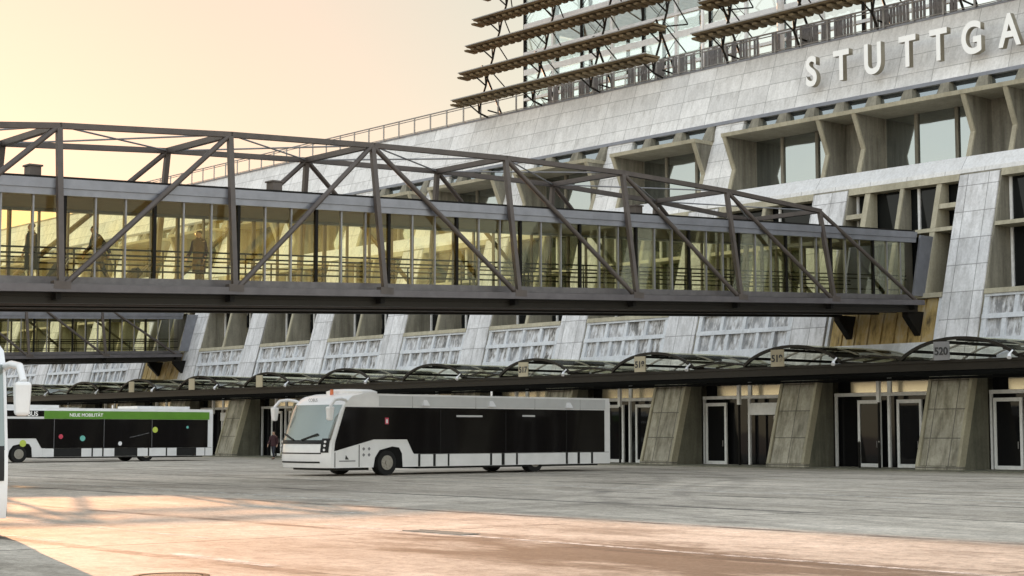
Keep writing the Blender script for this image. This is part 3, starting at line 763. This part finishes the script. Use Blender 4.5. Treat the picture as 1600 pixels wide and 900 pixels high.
        if band == 'green':
            text_obj('lettering', 'COBUS', .36, .003, M['lettering'], o, (-3.45,Ys+s*.018,2.55), rot=rt, off=.006)
            text_obj('lettering', 'NEUE MOBILITÄT', .26, .003, M['lettering'], o, (-6.9,Ys+s*.018,2.53), rot=rt, off=.004)
            for x, z, r, c in ((-3.2,1.05,.19,'yellow'),(-5.4,1.42,.13,'red'),(-6.7,1.32,.16,'teal'),(-11.2,1.80,.17,'yellow'),(-9.0,1.02,.12,'lamp'),(-13.3,1.95,.08,'teal')):
                q = MB(); q.tube((x,Ys+s*.013,z),(x,Ys+s*.018,z),r,20); q.build('sticker', M[c], o)
            q = MB(); q.bar((-9.6,Ys+s*.015,1.36),(-10.8,Ys+s*.015,1.62),.006,.025,(0,1,0)); q.build('swoosh', M['lamp'], o)
        else:
            q = MB(); q.box(-1.62,*sorted((Ys+s*.013,Ys+s*.016)),.66,-1.40,.70) if False else q.prism([(-1.22,.60),(-1.05,.60),(-1.08,.76)],*sorted((Ys+s*.001,Ys+s*.004))); q.box(-1.52,min(Ys+s*.001,Ys+s*.004),.53,-.78,max(Ys+s*.001,Ys+s*.004),.56); q.build('emblem', M['ink'], o)
            q = MB()
            for x, z in ((-1.9,.98),(-2.15,.98),(-1.9,.76),(-2.15,.76)): q.prism([(x-.07,z),(x,z-.07),(x+.07,z),(x,z+.07)],*sorted((Ys+s*.001,Ys+s*.004)))
            q.build('emblem', M['mullion'], o)
            q = MB(); q.box(-3.05,min(Ys+s*.013,Ys+s*.017),1.88,-2.88,max(Ys+s*.013,Ys+s*.017),2.12); st = q.build('sticker', M['red'], o)
            q = MB(); q.box(-3.01,min(Ys+s*.018,Ys+s*.021),1.92,-2.92,max(Ys+s*.018,Ys+s*.021),2.06); q.build('pictogram', M['lamp'], st)
        for x in ((-5.0,-8.0,-11.0) if band == 'green' else (-5.6,-9.0,-12.4)):
            side([(x-.012,.8),(x-.012,2.44),(x+.012,2.44),(x+.012,.8)], 'window_seam', 'busdark' if band != 'green' else 'mullion', t=.016)
    # roof
    q = MB(); nn = 20; vs = []
    for z, f in ((2.98,1),(3.10,1),(3.18,.75)):
        vs += [(-2.5+.86*f*abs(math.cos(a))**.6*(1 if math.cos(a) > 0 else -1), 0.8*f*abs(math.sin(a))**.6*(1 if math.sin(a) > 0 else -1), z) for a in [2*math.pi*i/nn for i in range(nn)]]
    q.add(vs, [(r*nn+i, r*nn+(i+1)%nn, (r+1)*nn+(i+1)%nn, (r+1)*nn+i) for r in range(2) for i in range(nn)]+[tuple(range(2*nn,3*nn))]); q.build('roof_pod', M['buswhite'], o, smooth=True)
    q = MB(); q.tube((-1.45,.15,2.86),(-1.45,.15,3.16),.08,14,.06); q.build('beacon', M['orange'], o, smooth=True)
    for x0, x1 in ((-6.9,-5.3),(-13.4,-11.6)): q = MB(); q.box(x0,-.6,2.98,x1,.6,3.03); q.build('roof_hatch', M['buswhite'], o)
    q = MB(); q.tube((-8.8,.9,3.0),(-8.8,.9,3.2),.04,8); q.build('antenna', M['buswhite'], o)
    if band == 'green':
        for x0, x1 in ((-5.4,-2.0),(-13.6,-10.2)): q = MB(); q.box(x0,-1.2,3.0,x1,1.2,3.16); q.build('roof_cover', M['buswhite'], o)
    q = MB(); q.box(-14.4,-1.35,.22,-4.6,1.35,.31); q.box(-2.3,-1.3,.2,-.8,1.3,.30); q.build('chassis', M['busdark'], o)
    # interior silhouettes seen in the driver's window
    return o
wb = bus('plain white bus with black windows and roof beacon, alone on the apron', 'white', 1)
wb.location = (34.6, 53.15, 0); wb.rotation_euler = (0,0,R(180+3))
gb = bus('white bus with a green roof band and round stickers, parked by the gates', 'green', 1)
gb.location = (35.55, 88.2, 0); gb.rotation_euler = (0,0,R(180))
wb.scale = (BS,BS,BS); gb.scale = (1.0,1.0,1.0)
lb = copy_tree(wb); lb['label'] = 'near white bus of which only one front corner and hanging mirror show'
lb.location = (9.08, 24.44, 0); lb.rotation_euler = (0,0,R(253.9))
for _o in COL.objects:
    if _o.parent == lb and _o.name.startswith('mirror_arm'): _o.location = (0,-.05,-.20) if min(v.co.y for v in _o.data.vertices) > 0 else (0,.05,-.20)

# ------------------------------------------------------------------ people
def skin_body(joints, edges, radii, name, mat, parent=None, sub=2):
    me = bpy.data.meshes.new(name); me.from_pydata(joints, edges, [])
    o = bpy.data.objects.new(name, me); COL.objects.link(o)
    sm = o.modifiers.new('skin', 'SKIN'); ss = o.modifiers.new('sub', 'SUBSURF'); ss.levels = sub; ss.render_levels = sub
    for i, r in enumerate(radii):
        me.skin_vertices[0].data[i].radius = (r, r) if not hasattr(r, '__len__') else r
    me.skin_vertices[0].data[0].use_root = True
    dg = bpy.context.evaluated_depsgraph_get(); nm = bpy.data.meshes.new_from_object(o.evaluated_get(dg)); nm.name = name
    bpy.data.objects.remove(o); nm.materials.clear(); nm.materials.append(mat); nm.shade_smooth()
    q = bpy.data.objects.new(name, nm); COL.objects.link(q)
    if parent: q.parent = parent
    return q
def person(label, loc, face, lean=0, stride=.25, coat='coat', long_coat=True, scarf=False, arm=.15):
    """local x = facing direction"""
    h = .95
    def up(z, x=0): return x + lean*(z-h)*max(0, 1)
    J = [(0,0,h),(up(1.2),0,1.2),(up(1.42),0,1.42),(up(1.53),0,1.53),(up(1.60)+.015,0,1.61),(up(1.7)+.015,0,1.70)]
    Rr = [(.15,.12),(.13,.11),(.15,.10),.06,(.10,.115),(.095,.105)]
    E_ = [(0,1),(1,2),(2,3),(3,4),(4,5)]
    for s in (-1,1):
        n = len(J); f = stride*s
        J += [(0,s*.10,.88),(f*.55+.04,s*.10,.50),(f-.04,s*.10,.09),(f+.16,s*.11,.045)]; Rr += [.095,.065,.045,.04]; E_ += [(0,n),(n,n+1),(n+1,n+2),(n+2,n+3)]
        n = len(J); a = -arm*s
        J += [(up(1.42),s*.19,1.41),(up(1.15)+a*.4,s*.25,1.13),(up(.95)+a+.1,s*.24,.90),(up(.9)+a+.14,s*.235,.81)]; Rr += [.065,.048,.036,.036]; E_ += [(2,n),(n,n+1),(n+1,n+2),(n+2,n+3)]
        m = len(J)
        for q in range(4): J += [(up(.9)+a+.15+.012*q,s*.235-.03+.02*q,.74+.008*abs(q-1.5))]; Rr += [.009]; E_ += [(n+3,m+q)]
        J += [(up(.9)+a+.19,s*.20,.80)]; Rr += [.01]; E_ += [(n+3,len(J)-1)]
    b = skin_body(J, E_, Rr, 'person', M['skin'])
    tag(b, label, 'person', 'people'); b.location = loc; b.rotation_euler = (0,0,face)
    # clothes: coat body lofted over the torso, sleeves joined to it in the same mesh
    m = MB(); n = 18
    rings = [(1.02,.165,.205),(1.15,.145,.19),(1.30,.15,.215),(1.40,.135,.215),(1.46,.105,.16),(1.52,.07,.08)]
    rings = ([(.40,.20,.23),(.65,.19,.225),(.88,.175,.21)] if long_coat else [(.80,.175,.205),(.90,.175,.21)]) + rings
    for z, rx, ry in rings: m.v += [(up(z)+rx*math.cos(2*math.pi*i/n), ry*math.sin(2*math.pi*i/n), z) for i in range(n)]
    for r in range(len(rings)-1): m.f += [(r*n+i, r*n+(i+1)%n, (r+1)*n+(i+1)%n, (r+1)*n+i) for i in range(n)]
    for s in (-1,1):
        a = -arm*s
        p = [Vector((up(1.41),s*.15,1.42)), Vector((up(1.38),s*.215,1.37)), Vector((up(1.15)+a*.4,s*.255,1.13)), Vector((up(.97)+a+.09,s*.245,.92))]
        for q0, q1, r0, r1 in zip(p, p[1:], (.075,.082,.066), (.082,.066,.052)): m.tube(q0, q1, r0, 12, r1)
    m.build('coat', M[coat], b, smooth=True)
    for s in (-1,1):
        f = stride*s
        skin_body([(0,s*.09,.92),(f*.55+.04,s*.10,.50),(f-.04,s*.10,.10)], [(0,1),(1,2)], [.11,.078,.062], 'trouser_leg', M['jeans'], b)
        skin_body([(f-.06,s*.10,.05),(f+.06,s*.105,.045),(f+.19,s*.11,.035)], [(0,1),(1,2)], [.05,.045,.035], 'shoe', M['bag'], b)
    skin_body([(up(1.62)-.045,0,1.60),(up(1.7)-.02,0,1.69),(up(1.75)-.01,0,1.745)], [(0,1),(1,2)], [(.085,.10),(.105,.11),(.08,.085)], 'hair', M['scarf'] if scarf == 2 else M['hair'], b)
    q = MB()
    for s in (-1,1): q.tube((up(1.64)+.06,s*.03,1.645),(up(1.64)+.082,s*.03,1.645),.010,8)
    q.build('eye', M['ink'], b)
    q = MB(); q.tube((up(1.62)+.065,0,1.645),(up(1.6)+.10,0,1.60),.008,6,.016); q.tube((up(1.57)+.075,-.02,1.565),(up(1.57)+.075,.02,1.565),.007,6); q.build('nose', M['skin'], b)
    if scarf: skin_body([(up(1.5),0,1.48),(up(1.55)+.01,0,1.555)], [(0,1)], [.15,.125], 'scarf', M['scarf'], b)
    return b
def fz(u): return zc(u)+.345
person('person in a long dark coat and pale scarf standing in the large bridge', (20.85,46.4,fz(20.85)), R(180), .02, .05, 'coat', True, 1, .02)
person('person leaning forward as they walk through the large bridge, dark jacket', (23.05,46.4,fz(23.05)), R(180), .32, .34, 'coat', False, 0, .3)
person('person in a long maroon coat without luggage inside the large bridge', (26.45,46.4,fz(26.45)), R(195), .03, .2, 'maroon', True, 0)
person('person in a short maroon jacket waiting on the ground outside the glass doors', (55.6,88.0,0), R(200), .03, .16, 'maroon', False, 0)
def suitcase(label, loc, tilt):
    o = thing('suitcase', label, 'suitcase', loc, R(180), 'suitcases on the bridge'); o.rotation_euler = (0, tilt, R(180))
    m = MB(); m.box(-.13,-.2,.06,.13,.2,.62); m.build('shell', M['bag'], o, bevel=.04)
    m = MB(); m.path([(-.1,-.12,.6),(-.1,-.12,.95),(-.1,.12,.95),(-.1,.12,.6)],.012,6); m.build('handle', M['silver'], o)
    for s in (-1,1): m = MB(); m.tube((-.1,s*.15,.045),(-.1,s*.19,.045),.045,12); m.build('wheel', M['rubber'], o)
suitcase('black trolley suitcase tilted behind the person in the long coat', (21.35,46.2,fz(21.35)), R(-32))
suitcase('black trolley suitcase trailing behind the walker who leans forward', (23.85,46.3,fz(23.85)), R(-45))

# bollards in front of the doors
for v, lb_ in ((47.35,'slim dark steel bollard before the door leaf nearer the green-banded bus'),(46.25,'slim dark steel bollard before the door leaf nearer gate plate 520')):
    o = thing('bollard', lb_, 'bollard', (60.9,v,.05), 0, 'bollards at the doors')
    m = MB(); m.tube((0,0,0),(0,0,1.15),.06,12); m.build('post', M['soot'], o, smooth=True)
    m = MB(); m.tube((0,0,1.151),(0,0,1.2),.065,12,.03); m.build('cap', M['rim'], o)

# ------------------------------------------------------------------ light, sky, camera
A = R(49.6); az = R(24.2); el = R(7.5)
fwd = Vector((math.cos(A), math.sin(A), 0)); rgt = Vector((math.sin(A), -math.cos(A), 0))
sund = (fwd*math.cos(az) - rgt*math.sin(az))*math.cos(el) + Vector((0,0,math.sin(el)))
sl = bpy.data.lights.new('sun', 'SUN'); sl.energy = 1.4; sl.angle = R(.22); sl.color = (1,.52,.27)
so = bpy.data.objects.new('sun', sl); COL.objects.link(so); so.rotation_euler = (-sund).to_track_quat('-Z', 'Y').to_euler(); so.location = (0,0,60)
w = bpy.data.worlds.new('World'); sc.world = w; w.use_nodes = True
nt = w.node_tree; bg = nt.nodes['Background']
sky = nt.nodes.new('ShaderNodeTexSky'); sky.sky_type = 'NISHITA'; sky.sun_disc = False
sky.sun_elevation = el; sky.sun_rotation = math.atan2(sund.x, sund.y)
sky.air_density = 1.0; sky.dust_density = .5; sky.ozone_density = 1.0
gm = nt.nodes.new('ShaderNodeGamma'); gm.inputs[1].default_value = .35; nt.links.new(sky.outputs[0], gm.inputs[0])
# sunset tint: peach towards the sun, neutral to cool away from it
tc = nt.nodes.new('ShaderNodeTexCoord'); vd = nt.nodes.new('ShaderNodeVectorMath'); vd.operation = 'DOT_PRODUCT'
nt.links.new(tc.outputs['Generated'], vd.inputs[0]); vd.inputs[1].default_value = sund
rp = nt.nodes.new('ShaderNodeValToRGB'); nt.links.new(vd.outputs['Value'], rp.inputs[0])
els = rp.color_ramp.elements
while len(els) < 5: els.new(.5)
for q, (p, c) in zip(els, ((.0,(1.10,1.03,.98)),(.70,(.75,.70,.65)),(.90,(.42,.39,.325)),(.965,(.46,.352,.285)),(1.0,(.50,.345,.275)))): q.position = p; q.color = (*c, 1)
mu = nt.nodes.new('ShaderNodeMix'); mu.data_type = 'RGBA'; mu.blend_type = 'MULTIPLY'; mu.inputs[0].default_value = 1
nt.links.new(gm.outputs[0], mu.inputs[6]); nt.links.new(rp.outputs[0], mu.inputs[7])
nt.links.new(mu.outputs[2], bg.inputs[0]); bg.inputs[1].default_value = .12

cam = bpy.data.cameras.new('camera'); co = bpy.data.objects.new('camera', cam); COL.objects.link(co)
cam.sensor_width = 36; cam.lens = 2600/1600*36; cam.clip_end = 6000; cam.clip_start = .1
co.location = (0,0,1.6)
pit = math.atan(227/2600)
co.rotation_euler = (R(90)+pit, 0, A-R(90))
sc.camera = co
sc.render.resolution_x, sc.render.resolution_y = 1024, 576
sc.view_settings.view_transform = 'Standard'; sc.view_settings.look = 'None'; sc.view_settings.exposure = 3.3; sc.view_settings.gamma = 1
sc.cycles.use_denoising = True
sc.cycles.max_bounces = 8; sc.cycles.transparent_max_bounces = 16
